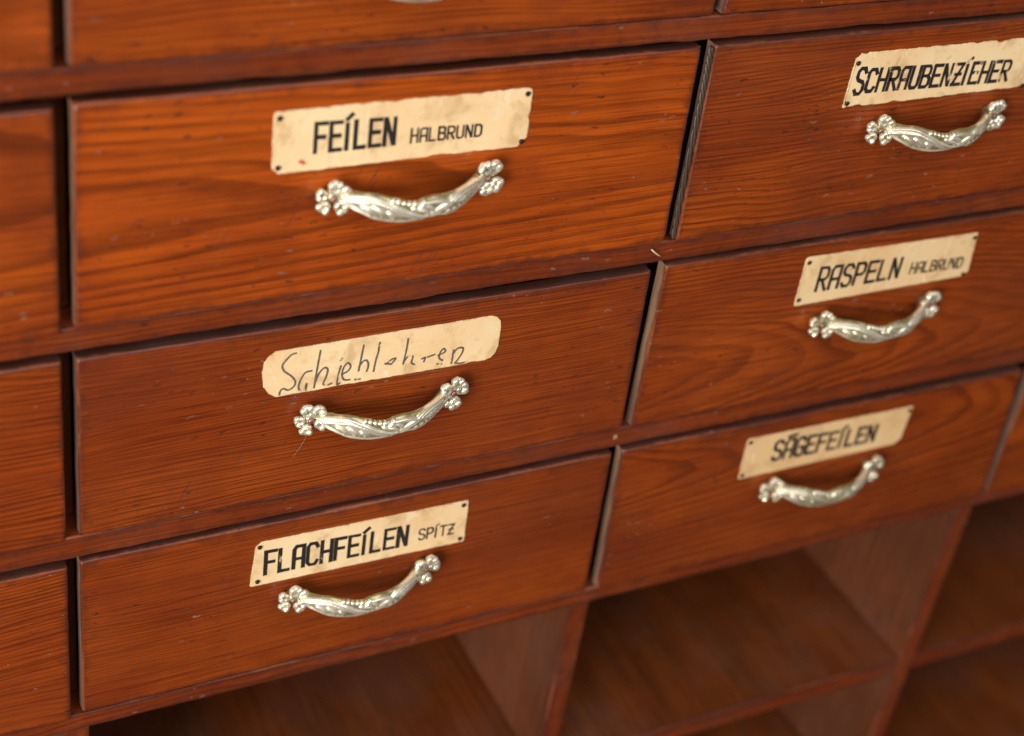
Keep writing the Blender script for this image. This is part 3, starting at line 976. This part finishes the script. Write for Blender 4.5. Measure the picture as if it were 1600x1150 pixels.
top_right = drawer('sliver of a top drawer at the upper right, above the SCHRAUBENZIEHER drawer',
    ((0.4090, 0.4775), (0.8085, 0.4775), (0.8090, 0.3318), (0.4090, 0.3316)), (.47, .60, .5, .3), G, (0.6090, 0.4030, 0.0))
# --- left column, cut off by the picture's edge
left = [('corner drawer at the upper left, left of the top drawer with a cut off handle', ((-.4090, .4775), (-.0095, .4775), (-.0094, .3310), (-.4090, .3310)), (.17, .6, .46, .35)),
        ('drawer cut off by the left edge, beside the FEILEN drawer', ((-.4090, .3085), (-.0098, .3080), (-.0092, .1612), (-.4090, .1630)), (.64, .5, .55, .45)),
        ('drawer cut off by the left edge, beside the Schieblehren drawer', ((-.4090, .1415), (-.0092, .1417), (-.0093, -.0008), (-.4090, .0008)), (.29, .7, .52, .30)),
        ('drawer cut off by the left edge, beside the FLACHFEILEN drawer', ((-.4090, -.0225), (-.0090, -.0232), (-.0092, -.1660), (-.4090, -.1645)), (.78, .8, .48, .26))]
for lab, q, wc in left:
    drawer(lab, q, wc, G, (-0.209, q[3][1] + HB, 0.0), tip=.003, tone=.0, film=.2)
far_right = drawer('sliver of a drawer at the right edge, beside the SÄGEFEILEN drawer',
    ((.8190, -.0240), (1.2170, -.0240), (1.2170, -.1660), (.8200, -.1668)), (.9, .5, .5, .3), G, (1.0180, -.0925, 0.0))

# the rest of that right-hand column, past the edge of the picture
for zb, zt, sd in ((.0005, .1430, .33), (.1650, .3110, .55), (.3320, .4775, .81)):
    drawer('wooden drawer with a pale bow handle in the column right of the labelled drawers', ((.8185, zt), (1.2170, zt), (1.2170, zb), (.8190, zb)),
           (sd, .8, .5, .26), 'drawers of the far right column', (1.0180, zb + HB, 0.0), tone=0.03, film=0.4)

# ------------------------------------------------------------------ small loose things
# the twisted cord stuck in the gap left of the SCHRAUBENZIEHER drawer
bm = bmesh.new()
n = 150
for s in range(3):
    pts = []
    for i in range(n + 1):
        t = i / n
        z = 0.3085 - 0.1440 * t
        x = 0.4076 + 0.0030 * t + 0.0004 * math.sin(t * 7)
        tw = t * 34 + 3.0 * math.sin(t * 5.2) + s * 2 * math.pi / 3
        rr = 0.0012 * (1 - 0.25 * t)
        pts.append((x + rr * math.cos(tw) - 0.41, 0.0028 + rr * math.sin(tw), z - 0.165))
    tube(bm, pts, lambda t: 0.00118 * (1 - 0.22 * t), 8)
thing('twisted_cord', 'dark brown twisted cord wedged upright in the gap between two drawers', 'cord', (0.41, 0, 0.165), None,
      to_mesh(bm, 'twisted_cord', [M_CORD], False))
# a bit of straw on the rail
bm = bmesh.new()
tube(bm, [(0, 0, 0), (0.003, -0.0012, -0.0026), (0.0062, -0.0014, -0.0050), (0.0087, -0.0006, -0.0066)], lambda t: 0.00055 - 0.0002 * t, 7)
thing('straw', 'tiny pale straw splinter lying on the rail between four drawers', 'straw', (0.3938, 0.0012, 0.1588), None,
      to_mesh(bm, 'straw', [M_STRAW], False))
# a cobweb thread hanging from the flower of the handle
bm = bmesh.new()
tube(bm, [(0, 0, 0), (.0012, .0035, -.0065), (.0008, .0052, -.0130), (-.0022, .0056, -.0200), (-.0065, .0058, -.0270)], 0.00005, 5)
thing('cobweb_thread', 'fine grey cobweb thread hanging below the left flower of the Schieblehren handle', 'cobweb', (0.1475, -0.0060, 0.0620), None,
      to_mesh(bm, 'cobweb_thread', [M_WEB], False))
bm = bmesh.new()
bmesh.ops.create_icosphere(bm, subdivisions=3, radius=0.0019)
for v in bm.verts:
    q = v.co * (1 + 0.9 * noise.noise(v.co * 420 + Vector((3.1, 0, 0))))
    v.co = Vector((q.x * .8, q.y * .15, q.z * 1.1))
thing('paint_fleck', 'small dull cream fleck on the rail at the corner below the Schieblehren drawer', 'paint fleck', (0.3985, 0.0021, -0.0075), None,
      to_mesh(bm, 'paint_fleck', [M_FLECK], False))
